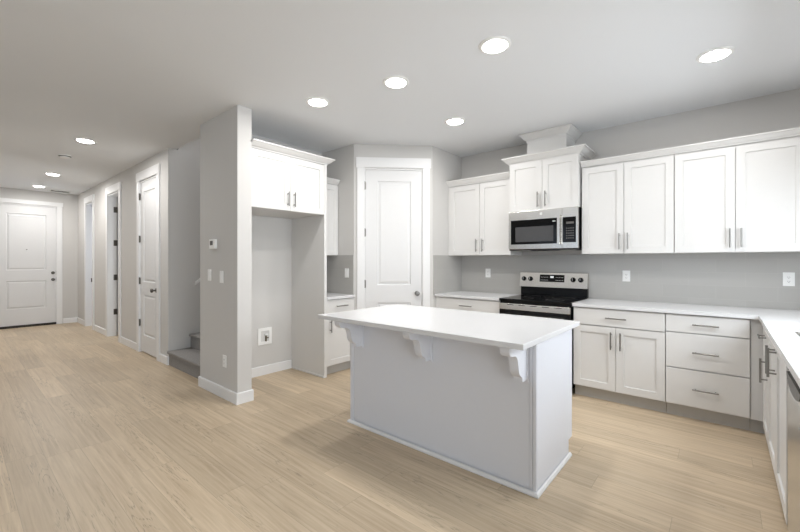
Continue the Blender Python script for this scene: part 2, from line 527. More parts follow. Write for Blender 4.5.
# ================================================================== DOORS
def panel_face(mb, x0, z0, x1, z1, yf, t, panels, style='shaker', dep=0.009):
    """a slab from y=yf (front) to yf+t with recessed panels; front faces -Y. panels: (px0,pz0,px1,pz1)"""
    bm = mb.bm
    def q(a, b, c, d): bm.faces.new([bm.verts.new(p) for p in (a, b, c, d)])
    yb = yf + t
    q((x0, yb, z0), (x1, yb, z0), (x1, yb, z1), (x0, yb, z1))
    q((x0, yf, z0), (x0, yb, z0), (x0, yb, z1), (x0, yf, z1))
    q((x1, yf, z0), (x1, yb, z0), (x1, yb, z1), (x1, yf, z1))
    q((x0, yf, z0), (x1, yf, z0), (x1, yb, z0), (x0, yb, z0))
    q((x0, yf, z1), (x1, yf, z1), (x1, yb, z1), (x0, yb, z1))
    panels = sorted(panels, key=lambda p: p[1])
    pl, pr = panels[0][0], panels[0][2]
    q((x0, yf, z0), (pl, yf, z0), (pl, yf, z1), (x0, yf, z1))
    q((pr, yf, z0), (x1, yf, z0), (x1, yf, z1), (pr, yf, z1))
    zz = z0
    for p in panels + [(pl, z1, pr, z1)]:
        if p[1] > zz: q((pl, yf, zz), (pr, yf, zz), (pr, yf, p[1]), (pl, yf, p[1]))
        zz = p[3]
    for (a, b, c, d) in panels:
        levels = [(0, yf)]
        if style == 'shaker': levels += [(0.0015, yf + dep), ]
        else: levels += [(0.006, yf + dep), (0.018, yf + dep), (0.042, yf + dep * 0.25), ]
        for (i0, ya), (i1, yb2) in zip(levels[:-1], levels[1:]):
            A = [(a + i0, ya, b + i0), (c - i0, ya, b + i0), (c - i0, ya, d - i0), (a + i0, ya, d - i0)]
            B = [(a + i1, yb2, b + i1), (c - i1, yb2, b + i1), (c - i1, yb2, d - i1), (a + i1, yb2, d - i1)]
            for k in range(4):
                k2 = (k + 1) % 4
                q(A[k], A[k2], B[k2], B[k])
        i, y = levels[-1]
        q((a + i, y, b + i), (c - i, y, b + i), (c - i, y, d - i), (a + i, y, d - i))
    bmesh.ops.remove_doubles(bm, verts=bm.verts, dist=1e-6)
    return mb

def casing(parent, x0, x1, top, wall_t, head=0.124):
    """door lining and flat craftsman casing, local frame: wall face at y=0, opening x0..x1"""
    m = MB()
    cw, ct = 0.082, 0.018
    m.box(x0 - cw, -ct, 0, x0 + 0.008, 0, top + 0.004)
    m.box(x1 - 0.008, -ct, 0, x1 + cw, 0, top + 0.004)
    m.box(x0 - cw - 0.012, -ct - 0.006, top + 0.004, x1 + cw + 0.012, 0, top + 0.004 + head)
    # lining inside the opening
    m.box(x0 - 0.002, 0, 0, x0 + 0.016, wall_t, top - 0.001)
    m.box(x1 - 0.016, 0, 0, x1 + 0.002, wall_t, top - 0.001)
    m.box(x0 + 0.016, 0, top - 0.018, x1 - 0.016, wall_t, top + 0.002)
    return m.build('casing', M_TRIM, parent)

def knob(parent, x, z, yf=0.0, name='door_knob', mat=None):
    m = MB().lathe([(0.031, 0), (0.031, 0.006), (0.012, 0.010), (0.010, 0.035), (0.024, 0.042), (0.029, 0.055), (0.024, 0.068), (0, 0.071)], (x, yf, z), (0, -1, 0), 24)
    return m.build(name, mat or M_BRONZE, parent, smooth=True)

def hinge(parent, x, z, yf, mat=None):
    m = MB().tube([(x, yf - 0.006, z - 0.05), (x, yf - 0.006, z + 0.05)], 0.008, 10).box(x - 0.014, yf - 0.001, z - 0.045, x + 0.014, yf + 0.003, z + 0.045)
    return m.build('hinge', mat or M_BRONZE, parent, smooth=True)

# pantry door (door_1), local x along the diagonal
d = struct_root('door_1', (AX, AY, 0), PI / 4)
casing(d, D0, D1, DT, T)
s = MB(); panel_face(s, D0 + 0.019, 0.012, D1 - 0.019, DT - 0.022, 0.006, 0.035,
                     [(0.29, 0.24, 0.705, 0.81), (0.29, 1.03, 0.705, 2.32)], 'raised', 0.012)
slab = s.build('door_panel', M_DOOR, d)
knob(slab, 0.785, 0.925, 0.006, mat=M_NICKEL)
for z in (0.42, 1.045, 1.68, 2.26): hinge(slab, D0 + 0.012, z, 0.0, M_NICKEL)

# hall closet door (door_2)
d = struct_root('door_2', (0, HY, 0))
casing(d, CL0, CL1, DH, HT)
cw_ = CL1 - CL0
s = MB(); panel_face(s, CL0 + 0.019, 0.022, CL1 - 0.019, DH - 0.022, 0.006, 0.035,
                     [(CL0 + 0.15, 0.26, CL1 - 0.15, 0.84), (CL0 + 0.15, 1.03, CL1 - 0.15, 2.33)], 'raised', 0.012)
slab = s.build('door_panel', M_DOOR, d)
knob(slab, CL1 - 0.09, 0.93, 0.006)
for z in (0.43, 1.04, 1.65, 2.27): hinge(slab, CL0 + 0.012, z, 0.0)
# bathroom door, standing open into the side room (door_3)
d = struct_root('door_3', (0, HY, 0))
casing(d, B0, B1, DH, HT)
o = struct_root('door_open', (B0 + 0.02, HT + 0.012, 0), PI / 2 - 0.03); o.parent = d
del o['kind']
s = MB(); panel_face(s, 0.0, 0.015, 0.66, DH - 0.022, -0.036, 0.035, [(0.13, 0.26, 0.53, 0.84), (0.13, 1.03, 0.53, 2.33)], 'raised', 0.012)
o.name = 'door_leaf'
s.build('door_panel', M_DOOR, o)
for z in (0.43, 1.04, 1.65, 2.24):
    m = MB().box(B0 + 0.0165, HT - 0.045, z - 0.05, B0 + 0.020, HT - 0.002, z + 0.05).tube([(B0 + 0.026, HT + 0.003, z - 0.05), (B0 + 0.026, HT + 0.003, z + 0.05)], 0.008, 10)
    m.build('hinge', M_BRONZE, d)
# powder room doorway (door_4), leaf opened out of sight beside the far jamb
d = struct_root('door_4', (0, HY, 0))
casing(d, P0, P1, DH, HT)
MB().box(P0 + 0.0165, HT - 0.05, 0.90, P0 + 0.020, HT - 0.012, 0.98).build('strike_plate', M_BRONZE, d)
o = struct_root('door_leaf', (P1 - 0.018, HT + 0.012, 0), PI / 2 - 0.02); o.parent = d
del o['kind']
s = MB(); panel_face(s, 0.0, 0.015, 0.56, DH - 0.022, 0.002, 0.035, [(0.12, 0.26, 0.44, 0.84), (0.12, 1.03, 0.44, 2.33)], 'raised', 0.012)
s.build('door_panel', M_DOOR, o)

# front door (door_5): local x along +Y, faces +X
d = struct_root('door_5', (XD, 0, 0), PI / 2)
casing(d, F0, F1, FT, 0.12, 0.085)
s = MB(); panel_face(s, F0 + 0.018, 0.045, F1 - 0.018, FT - 0.02, 0.008, 0.045,
                     [(F0 + 0.17, 0.37, F1 - 0.17, 0.93), (F0 + 0.17, 1.15, F1 - 0.17, 2.28)], 'raised', 0.013)
slab = s.build('door_panel', M_DOOR, d)
kx = F1 - 0.065
knob(slab, kx, 0.945, 0.008)
MB().lathe([(0.030, 0), (0.030, 0.010), (0.024, 0.014), (0.010, 0.015), (0.010, 0.03), (0, 0.031)], (kx, 0.008, 1.085), (0, -1, 0), 24).build('deadbolt', M_BRONZE, slab, smooth=True)
MB().lathe([(0.010, 0), (0.010, 0.004), (0, 0.005)], ((F0 + F1) / 2, 0.008, 1.565), (0, -1, 0), 16).build('peephole', M_BRONZE, slab)
for z in (0.945, 1.085):
    MB().box(F1 - 0.0190, -0.004, z - 0.045, F1 - 0.0165, 0.03, z + 0.045).build('strike_plate', M_BRONZE, d)
MB().box(F0 + 0.017, -0.02, 0.001, F1 - 0.017, 0.11, 0.042).build('threshold', M_THRESH, d)

# ================================================================== STAIRS
st = MB()
RISE, RUN = 0.183, 0.262
y0 = HY + 0.005
for k in range(12):
    zt = RISE * (k + 1)
    ya = y0 + RUN * k
    if k == 0: st.box(-3.505, ya, 0.001, WX0 - 0.022, ya + RUN + 0.02, zt - 0.03)
    else: st.box(-3.505, ya, zt - RISE - 0.03, WX0 - 0.022, ya + RUN + 0.02, zt - 0.03)
    st.box(-3.505, ya - 0.025, zt - 0.035, WX0 - 0.022, ya + RUN + 0.02, zt, 0.012)
struct('trim_1', st, M_CARPET)
bpy.data.objects['trim_1'].name = 'staircase'
stair = bpy.data.objects['staircase']
del stair['kind']
tag(stair, 'grey carpeted staircase rising behind the wing wall off the hall', 'stairs')
hr = thing('handrail', 'white handrail fixed on the stairwell wall above the carpeted stairs', 'handrail', (-3.42, -2.505, 0.985))
sl = RISE / RUN
m = MB()
for sgn in (0,):
    a = Vector((0, 0.0, 0.06)); b = Vector((0, 2.6, 0.06 + 2.6 * sl))
    m.prism([(a.y, a.z - 0.025), (b.y, b.z - 0.025), (b.y, b.z + 0.025), (a.y, a.z + 0.010)], -0.022, 0.022, 'x')
m.build('rail', M_TRIM, hr)
for yy in (0.25, 1.3, 2.35):
    zz = 0.06 + yy * sl
    MB().tube([(-0.088, yy, zz - 0.09), (-0.03, yy, zz - 0.09), (0, yy, zz - 0.02)], 0.008, 8).build('bracket', M_NICKEL, hr)

# ================================================================== CABINET PARTS
DT_ = 0.019      # door thickness
def bar_pull(parent, cx, cz, L, vertical, yf, name='handle'):
    """bar pull on a front whose face is at y=yf"""
    m = MB(); r = 0.0062; s = 0.034
    h = L / 2
    if vertical:
        m.tube([(cx, yf - s, cz - h), (cx, yf - s, cz + h)], r, 12)
        for e in (-1, 1): m.tube([(cx, yf, cz + e * (h - 0.022)), (cx, yf - s, cz + e * (h - 0.022))], 0.0048, 10)
    else:
        m.tube([(cx - h, yf - s, cz), (cx + h, yf - s, cz)], r, 12)
        for e in (-1, 1): m.tube([(cx + e * (h - 0.022), yf, cz), (cx + e * (h - 0.022), yf - s, cz)], 0.0048, 10)
    return m.build(name, M_NICKEL, parent, smooth=True)

G = 0.0022
def cab_door(parent, x0, z0, x1, z1, yb, hx=None, hz=None, L=0.16):
    """shaker door, back face against the carcass at y=yb"""
    a, b, c, e = x0 + G, z0 + G, x1 - G, z1 - G
    st_ = 0.062
    m = MB(); panel_face(m, a, b, c, e, yb - 0.001 - DT_, DT_, [(a + st_, b + st_, c - st_, e - st_)], 'shaker', 0.0095)
    o = m.build('door', M_CAB, parent)
    if hx is not None: bar_pull(o, hx, hz, L, True, yb - 0.001 - DT_)
    return o

def cab_drawer(parent, x0, z0, x1, z1, yb, L=0.17, hz=None, handle=True):
    o = MB().box(x0 + G, yb - 0.001 - DT_, z0 + G, x1 - G, yb - 0.001, z1 - G, 0.0015).build('drawer', M_CAB, parent)
    if handle: bar_pull(o, (x0 + x1) / 2, (z0 + z1) / 2 if hz is None else hz, L, False, yb - 0.001 - DT_)
    return o

def carcass(parent, x0, z0, x1, z1, dep, y_back=-0.002):
    m = MB()
    m.box(x0 + 0.0008, -dep, z0, x1 - 0.0008, y_back, z1)
    o = m.build('carcass', M_CAB, parent)
    # shadowed reveal strip visible between the doors
    return o

CROWN = [(0, 0), (0.006, 0), (0.010, 0.014), (0.022, 0.022), (0.052, 0.060), (0.062, 0.066), (0.062, 0.080), (0, 0.080)]
def crown_prof(sc, h=None):
    return [(p[0] * sc, p[1] * (h / 0.08 if h else sc)) for p in CROWN]

BT, TZ, KZ = 0.876, 0.1, 0.118
# ---------------- back wall uppers
c = thing('upper_cabinet', 'white two-door wall cabinet between the pantry corner and the microwave', 'cabinet', (XL, 0, 0))
x1 = -0.004 - XL
carcass(c, 0.012, 1.40, x1, 2.30, 0.325)
MB().box(0.0005, -0.335, 1.40, 0.032, -0.3255, 2.30).build('filler_strip', M_CAB, c)
mid = -0.412 - XL
cab_door(c, 0.034, 1.40, mid, 2.290, -0.325, mid - 0.040, 1.523)
cab_door(c, mid, 1.40, x1, 2.290, -0.325, mid + 0.042, 1.523)
MB().sweep(crown_prof(0.8, 0.072), [(0.0, -0.335), (x1 - 0.001, -0.335)]).build('crown_moulding', M_CAB, c)
# over the microwave
c = thing('hood_cabinet', 'taller white two-door cabinet above the microwave, with a chimney box on top', 'cabinet', (0, 0, 0))
carcass(c, 0.0, 1.892, 0.757, 2.45, 0.375)
cab_door(c, 0.002, 1.892, 0.3785, 2.438, -0.375, 0.3785 - 0.042, 2.005, 0.17)
cab_door(c, 0.3785, 1.892, 0.755, 2.438, -0.375, 0.3785 + 0.042, 2.005, 0.17)
MB().sweep(crown_prof(1.18, 0.076), [(-0.002, -0.003), (-0.002, -0.38), (0.759, -0.38), (0.759, -0.003)]).box(0, -0.38, 0.0, 0.757, -0.003, 0.074).build('crown_moulding', M_CAB, c, loc=(0, 0, 2.438))
ch = MB().box(0.185, -0.33, 2.5145, 0.615, -0.003, H - 0.002).build('chimney_box', M_CAB, c)
MB().sweep(crown_prof(1.15, 0.085), [(0.185, -0.003), (0.185, -0.33), (0.615, -0.33), (0.615, -0.003)]).build('crown_moulding', M_CAB, ch, loc=(0, 0, H - 0.088))
# right uppers
XU0 = 0.7715
def upper(x0, xm, x1, label):
    c = thing('upper_cabinet', label, 'cabinet', (x0, 0, 0))
    carcass(c, 0, 1.40, x1 - x0, 2.30, 0.325)
    cab_door(c, 0, 1.40, xm - x0, 2.290, -0.325, xm - x0 - 0.036, 1.52)
    if x1 > xm + 0.1:
        cab_door(c, xm - x0, 1.40, x1 - x0, 2.290, -0.325, xm - x0 + 0.036, 1.52)
    return c
upper(XU0, 1.157, 1.556, 'white two-door wall cabinet just right of the microwave')
upper(1.558, 1.976, 2.394, 'white two-door wall cabinet at the right edge, above the farthest right outlet')
c = thing('upper_cabinet', 'narrow white filler cabinet in the corner beyond the right wall cabinets', 'cabinet', (2.396, 0, 0))
carcass(c, 0, 1.40, XR - 2.396 - 0.002, 2.30, 0.325)
cab_door(c, 0, 1.40, XR - 2.396 - 0.01, 2.290, -0.325)
m = MB().sweep(crown_prof(0.72, 0.055), [(XU0 - 0.005 , -0.335), (XR - 0.003, -0.335)]).build('crown_moulding', M_CAB, loc=(0, 0, 2.301))
tag(m, 'long white crown moulding along the top of the right wall cabinets', 'moulding')
for o in bpy.data.objects:
    if o.name.startswith('crown_moulding') and o.parent and o.parent.name == 'upper_cabinet':
        o.location = (0, 0, 2.301)

# ---------------- back wall base cabinets
def base_carcass(parent, x0, x1, dep=0.61, yb=-0.002):
    MB().box(x0 + 0.0008, -dep, 0.11, x1 - 0.0008, yb, 0.8825).build('carcass', M_CAB, parent)
    MB().box(x0 + 0.0008, -dep + 0.05, 0.001, x1 - 0.0008, -dep + 0.066, 0.1095).build('toe_kick', M_TOE, parent)
c = thing('base_cabinet', 'white base cabinet with one wide drawer, left of the range', 'cabinet', (XL, 0, 0))
x1 = -0.006 - XL
base_carcass(c, 0.002, x1)
MB().box(0.002, -0.625, 0.11, 0.03, -0.6105, 0.8825).build('filler_strip', M_CAB, c)
cab_drawer(c, 0.032, 0.715, x1, BT, -0.61)
m2 = (0.032 + x1) / 2
cab_door(c, 0.032, KZ, m2, 0.711, -0.61, m2 - 0.04, 0.6)
cab_door(c, m2, KZ, x1, 0.711, -0.61, m2 + 0.04, 0.6)

c = thing('base_cabinet', 'white base cabinet with wide drawer over two doors, right of the range', 'cabinet', (0.768, 0, 0))
W1 = 1.518 - 0.768
base_carcass(c, 0, W1)
cab_drawer(c, 0.003, 0.715, W1, BT, -0.61)
mm = 1.142 - 0.768
cab_door(c, 0.003, KZ, mm, 0.711, -0.61, mm - 0.038, 0.588)
cab_door(c, mm, KZ, W1, 0.711, -0.61, mm + 0.04, 0.588)
c = thing('drawer_cabinet', 'white base cabinet with three stacked drawers under the right counter', 'cabinet', (1.5195, 0, 0))
W2 = 2.056 - 1.5195
base_carcass(c, 0, W2)
cab_drawer(c, 0, 0.728, W2, BT, -0.61)
cab_drawer(c, 0, 0.428, W2, 0.724, -0.61, hz=0.572)
cab_drawer(c, 0, KZ, W2, 0.424, -0.61, hz=0.270)
c = thing('corner_filler', 'plain white corner panel between the drawers and the sink run', 'panel', (2.0575, 0, 0))
MB().box(0, -0.615, 0.11, 0.078, -0.59, 0.8825).build('panel', M_CAB, c)
MB().box(0, -0.56, 0.001, 0.13, -0.545, 0.1095).build('toe_kick', M_TOE, c)

# ---------------- right run (faces -X): local x -> -Y, local -y -> -X; origin on right wall
DR = XR - 2.14    # carcass depth so that fronts are at x = 2.12
def rrun(name, label, cat, ys):
    return thing(name, label, cat, (XR, ys, 0), -PI / 2)
c = rrun('base_cabinet', 'white base cabinet with drawer over door in the inside corner of the counter', 'cabinet', -0.66)
Wd = 0.510
base_carcass(c, 0.0, Wd, DR)
MB().box(0.0, -DR - 0.012, 0.11, 0.10, -DR - 0.0005, 0.8825).build('filler_strip', M_CAB, c)
cab_drawer(c, 0.102, 0.728, Wd, BT, -DR, L=0.15)
cab_door(c, 0.102, KZ, Wd, 0.724, -DR, Wd - 0.045, 0.60)
c = rrun('sink_cabinet', 'white two-door sink base cabinet next to the dishwasher', 'cabinet', -1.172)
Wd = 0.96
m = MB().box(0.0008, -DR, 0.11, Wd - 0.0008, -0.002, 0.66).box(0.0008, -DR, 0.66, Wd - 0.0008, -DR + 0.06, 0.8825)
m.build('carcass', M_CAB, c)
MB().box(0.0008, -DR + 0.05, 0.001, Wd - 0.0008, -DR + 0.066, 0.1095).build('toe_kick', M_TOE, c)
cab_door(c, 0.0, KZ, Wd / 2, BT, -DR, Wd / 2 - 0.042, 0.768)
cab_door(c, Wd / 2, KZ, Wd, BT, -DR, Wd / 2 + 0.042, 0.768)

# dishwasher
c = rrun('dishwasher', 'stainless steel dishwasher under the counter at the right edge', 'dishwasher', -2.136)
MB().box(0.002, -DR + 0.02, 0.10, 0.60, -0.03, 0.878).build('tub', M_DARKPL, c)
MB().box(0.003, -DR - 0.018, 0.115, 0.599, -DR + 0.018, 0.755, 0.004).build('door_panel', M_STEEL, c)
cp = MB().box(0.003, -DR - 0.018, 0.759, 0.599, -DR + 0.018, 0.874, 0.004).build('control_panel', M_STEEL, c)
pts = []
hb = MB()
prof = []
for k in range(13):
    a = PI * k / 12
    prof.append((0.30 - 0.20 * math.cos(a), 0.845 - 0.055 * math.sin(a)))
hb.prism(prof, -DR - 0.030, -DR - 0.019, 'y')
hb.build('pocket_handle', M_BLACK, cp)
for k in range(4):
    MB().lathe([(0.006, 0), (0.006, 0.002), (0, 0.003)], (0.045 + 0.0 * k, -DR - 0.018, 0.785 + 0.02 * k), (0, -1, 0), 12).build('button', M_SLOT, cp)
MB().box(0.003, -DR + 0.05, 0.001, 0.599, -DR + 0.066, 0.1095).build('toe_kick', M_DARKPL, c)
c = rrun('base_cabinet', 'white base cabinet after the dishwasher, at the end of the sink run', 'cabinet', -2.738)
base_carcass(c, 0.0, 0.45, DR)
cab_drawer(c, 0.0, 0.728, 0.45, BT, -DR, L=0.15)
cab_door(c, 0.0, KZ, 0.45, 0.724, -DR, 0.40, 0.60)

# ---------------- countertops
ct = MB().prism([(XL + 0.002, -0.648), (-0.004, -0.648), (-0.004, -0.010), (XL + 0.010, -0.010), (XL+0.010, -0.648)][:4], 0.884, 0.914)
o = ct.build('countertop', M_QUARTZ); tag(o, 'white quartz countertop left of the range', 'countertop')
bv = o.modifiers.new('edge', 'BEVEL'); bv.width = 0.003; bv.segments = 2
XE = 2.103
SX0, SX1, SY0, SY1 = 2.215, 2.60, -2.03, -1.19
m = MB()
YE = -3.20
m.box(0.766, -0.648, 0.884, XR - 0.002, -0.010, 0.914)
m.box(XE, SY1, 0.884, XR - 0.002, -0.648, 0.914)
m.box(XE, SY0, 0.884, SX0, SY1, 0.914)
m.box(SX1, SY0, 0.884, XR - 0.002, SY1, 0.914)
m.box(XE, YE, 0.884, XR - 0.002, SY0, 0.914)
bmesh.ops.remove_doubles(m.bm, verts=m.bm.verts, dist=1e-5)
o = m.build('countertop', M_QUARTZ); tag(o, 'L-shaped white quartz countertop from the range round to the sink', 'countertop')
# sink
sk = thing('sink', 'stainless steel undermount sink at the right edge of the counter', 'sink', ((SX0 + SX1) / 2, (SY0 + SY1) / 2, 0.68))
hx, hy = (SX1 - SX0) / 2 + 0.006, (SY1 - SY0) / 2 + 0.006
m = MB()
m.box(-hx, -hy, 0, hx, hy, 0.004); m.box(-hx - 0.003, -hy, 0, -hx, hy, 0.203); m.box(hx, -hy, 0, hx + 0.003, hy, 0.203)
m.box(-hx, -hy - 0.003, 0, hx, -hy, 0.203); m.box(-hx, hy, 0, hx, hy + 0.003, 0.203)
m.build('bowl', M_STEEL, sk)
MB().lathe([(0.045, 0), (0.045, 0.003), (0.03, 0.004), (0.028, 0.001), (0, 0.001)], (0, 0, 0.004), (0, 0, 1), 24).build('drain', M_NICKEL, sk)

# ================================================================== RANGE
r = thing('range', 'freestanding stainless steel and black electric range between the back counters', 'stove', (0.003, 0, 0))
RW = 0.754
MB().box(0, -0.64, 0.06, RW, -0.012, 0.895).build('body', M_BLACK, r)
for x in (0.05, RW - 0.05):
    for y in (-0.58, -0.06):
        MB().lathe([(0.016, 0), (0.02, 0.005), (0.012, 0.012), (0.012, 0.06)], (x, y, 0.0), (0, 0, 1), 12).build('foot', M_DARKPL, r)
tp = MB().box(-0.001, -0.668, 0.896, RW + 0.001, -0.075, 0.918, 0.005).build('cooktop', M_GLASS, r)
for (x, y, rr) in ((0.2, -0.51, 0.115), (0.55, -0.51, 0.09), (0.2, -0.22, 0.09), (0.55, -0.22, 0.115), (0.377, -0.20, 0.05)):
    MB().lathe([(rr - 0.003, 0.9184), (rr - 0.003, 0.9187), (rr, 0.9187), (rr, 0.9184), (rr - 0.003, 0.9184)], (x, y, 0), (0, 0, 1), 40).build('burner_ring', M_SLOT, tp)
# oven door
od = MB().box(0.004, -0.672, 0.235, RW - 0.004, -0.641, 0.80, 0.005).build('oven_door', M_GLASS, r)
MB().box(0.004, -0.676, 0.802, RW - 0.004, -0.641, 0.868, 0.004).build('vent_trim', M_STEEL, r)
for k in range(5):
    xx = 0.10 + 0.125 * k
    MB().box(xx, -0.6775, 0.852, xx + 0.07, -0.6761, 0.858).build('vent_slot', M_BLACK, r)
hd = MB().tube([(0.05, -0.718, 0.745), (RW - 0.05, -0.718, 0.745)], 0.012, 14)
for x in (0.07, RW - 0.07): hd.box(x - 0.012, -0.716, 0.735, x + 0.012, -0.673, 0.755)
hd.build('handle', M_STEEL, od, smooth=True)
MB().box(0.10, -0.6735, 0.33, RW - 0.10, -0.6725, 0.67).build('oven_window', M_SCREEN, od)
sd = MB().box(0.004, -0.672, 0.075, RW - 0.004, -0.641, 0.230, 0.005).build('storage_drawer', M_STEEL, r)
# backguard
bg = MB().box(0.0, -0.072, 0.9185, RW, -0.014, 1.03, 0.003).build('backguard', M_BLACK, r)
cp = MB().prism([(-0.098, 1.022), (-0.016, 1.022), (-0.016, 1.195), (-0.062, 1.195), (-0.070, 1.190)], -0.006, RW + 0.006, 'x').build('control_panel', M_STEEL, r)
tilt = math.atan2(0.028, 0.168)
def on_panel(z): return -0.098 + (z - 1.022) * (0.028 / 0.168)
nrm = Vector((0, -math.cos(tilt), math.sin(tilt)))
for xk in (0.045, 0.125, 0.61, 0.69):
    z = 1.116; y = on_panel(z)
    k = MB().lathe([(0.027, 0.0005), (0.027, 0.006), (0.021, 0.009), (0.019, 0.028), (0.016, 0.031), (0, 0.031)], (xk, y, z), nrm, 24).build('knob', M_BLACK, cp, smooth=True)
    p = Vector((xk, y, z)) + nrm * 0.032
    MB().box(-0.002, -0.0012, -0.015, 0.002, 0.0012, 0.015).build('pointer', M_INK, k, loc=p)
def panel_rect(name, x0, z0, x1, z1, d, mat, parent):
    ya, yb = on_panel(z0), on_panel(z1)
    m = MB()
    a = nrm * d
    lo = [(x0, ya, z0), (x1, ya, z0), (x1, yb, z1), (x0, yb, z1)]
    m2 = m.bm
    v1 = [m2.verts.new(Vector(p) + nrm * 0.0003) for p in lo]; v2 = [m2.verts.new(Vector(p) + a) for p in lo]
    m2.faces.new(v1[::-1]); m2.faces.new(v2)
    for i in range(4): m2.faces.new((v1[i], v1[(i + 1) % 4], v2[(i + 1) % 4], v2[i]))
    return m.build(name, mat, parent)
dsp = panel_rect('display', 0.235, 1.085, 0.515, 1.168, 0.003, M_GLASS, cp)
panel_rect('digit_window', 0.358, 1.130, 0.396, 1.152, 0.004, M_DIGIT, dsp)
for (xa, na) in ((0.250, 5), (0.42, 5)):
    for k in range(na):
        for zz in (1.102, 1.135):
            panel_rect('key', xa + k * 0.018, zz, xa + k * 0.018 + 0.010, zz + 0.005, 0.0036, M_INK, dsp)

# ================================================================== MICROWAVE
mw = thing('microwave', 'stainless steel over-the-range microwave with black glass door', 'microwave', (0.003, 0, 1.447))
MB().box(0.0, -0.385, 0.012, 0.754, -0.012, 0.4435).build('housing', M_BLACK, mw)
FY = -0.425
dr = MB().box(0.0, FY, 0.014, 0.596, -0.386, 0.442, 0.003).build('door', M_STEEL, mw)
gl = MB().box(0.030, FY - 0.003, 0.068, 0.548, FY + 0.001, 0.342, 0.001).build('door_glass', M_GLASS, dr)
MB().box(0.085, FY - 0.0045, 0.095, 0.508, FY - 0.0031, 0.262).build('door_window', M_SCREEN, gl)
hdl = MB().box(0.556, FY - 0.040, 0.055, 0.584, FY - 0.028, 0.375, 0.004)
for z in (0.075, 0.345): hdl.box(0.562, FY - 0.029, z - 0.01, 0.578, FY, z + 0.01)
hdl.build('handle', M_STEEL, dr)
pn = MB().box(0.598, FY, 0.014, 0.754, -0.386, 0.442, 0.003).build('control_panel', M_STEEL, mw)
kp = MB().box(0.604, FY - 0.003, 0.076, 0.735, FY + 0.001, 0.342, 0.001).build('keypad', M_GLASS, pn)
for rI in range(5):
    for cI in range(4):
        MB().box(0.640 + cI * 0.021, FY - 0.0038, 0.115 + rI * 0.026, 0.651 + cI * 0.021, FY - 0.0031, 0.125 + rI * 0.026).build('key', M_SLOT, kp)
MB().box(0.640, FY - 0.0038, 0.270, 0.715, FY - 0.0031, 0.292).build('clock_display', M_SLOT, kp)
MB().box(0.500, FY - 0.0038, 0.302, 0.530, FY - 0.0031, 0.314).build('printed_mark', M_INK, gl)
MB().lathe([(0.0135, 0), (0.0135, 0.002), (0.0115, 0.0025), (0, 0.0025)], (0.377, FY, 0.398), (0, -1, 0), 24).build('emblem', M_PLATE, dr)
fc = bpy.data.curves.new('emblem_letters', 'FONT'); fc.body = 'GE'; fc.size = 0.014; fc.align_x = 'CENTER'; fc.align_y = 'CENTER'; fc.extrude = 0.0003
fo = bpy.data.objects.new('tmp', fc); COL.objects.link(fo)
dg_ = bpy.context.evaluated_depsgraph_get()
me = bpy.data.meshes.new_from_object(fo.evaluated_get(dg_))
bpy.data.objects.remove(fo)
lo = bpy.data.objects.new('emblem_letters', me); COL.objects.link(lo); me.materials.clear(); me.materials.append(M_SLOT)
lo.parent = dr; lo.location = (0.377, FY - 0.0029, 0.398); lo.rotation_euler = (PI / 2, 0, 0)
MB().box(0.002, -0.41, 0.0, 0.752, -0.03, 0.0115, 0.003).build('underside', M_DARKPL, mw)
for x in (0.13, 0.624):
    MB().box(x - 0.075, -0.36, -0.004, x + 0.075, -0.27, -0.0003, 0.001).build('lamp_lens', M_LENS2, mw)

# ================================================================== FRIDGE ALCOVE (faces +X)
# local x -> +Y, local -y -> +X ; origin on the alcove wall
def lrun(name, label, ys):
    return thing(name, label, 'cabinet', (XW, ys, 0), PI / 2)
c = lrun('refrigerator_cabinet', 'tall white cabinet surround with two doors over the empty refrigerator alcove', WY1)
DL = -1.574 - XW     # carcass depth
Wt = -1.82 - WY1     # total width
WP = 0.035
carcass(c, 0.002, 1.85, Wt - WP, 2.42, DL)
MB().box(Wt - WP, -DL - 0.02, 0.001, Wt, -0.002, 2.42, 0.001).build('side_panel', M_CAB, c)
MB().box(Wt - WP - 0.012, -DL - 0.018, 0.001, Wt - WP - 0.0002, -0.02, 0.022, 0.003).build('shoe_moulding', M_CAB, c)
xm = (Wt - WP) / 2 + 0.002
cab_door(c, 0.002, 1.85, xm, 2.415, -DL, xm - 0.038, 1.97, 0.15)
cab_door(c, xm, 1.85, Wt - WP + 0.0, 2.415, -DL, xm + 0.038, 1.97, 0.15)
MB().sweep(crown_prof(1.15, 0.068), [(0.002, -DL - 0.012), (Wt + 0.001, -DL - 0.012), (Wt + 0.001, -0.003)]).build('crown_moulding', M_CAB, c, loc=(0, 0, 2.4205))
# small cabinets between alcove and pantry
c = lrun('upper_cabinet', 'narrow white wall cabinet between the refrigerator surround and the pantry', -1.818)
Ws = AY - 0.002 + 1.818
carcass(c, 0.0, 1.40, Ws, 2.30, 0.31)
cab_door(c, 0.004, 1.40, Ws - 0.003, 2.290, -0.31, 0.05, 1.52)
MB().sweep(crown_prof(0.72, 0.062), [(0.0, -0.32), (Ws, -0.32)]).build('crown_moulding', M_CAB, c, loc=(0, 0, 2.301))
c = lrun('base_cabinet', 'narrow white base cabinet with one drawer and door beside the pantry', -1.818)
DS = -1.585 - XW
base_carcass(c, 0.0, Ws, DS)
cab_drawer(c, 0.004, 0.722, Ws - 0.003, BT, -DS, L=0.17, hz=0.80)
cab_door(c, 0.004, KZ, Ws - 0.003, 0.718, -DS, 0.052, 0.575, 0.14)
o = MB().box(XW + 0.010, -1.8185, 0.884, -1.545, AY - 0.010, 0.914, 0.003).build('countertop', M_QUARTZ)
tag(o, 'short white quartz countertop on the narrow cabinet beside the pantry', 'countertop')

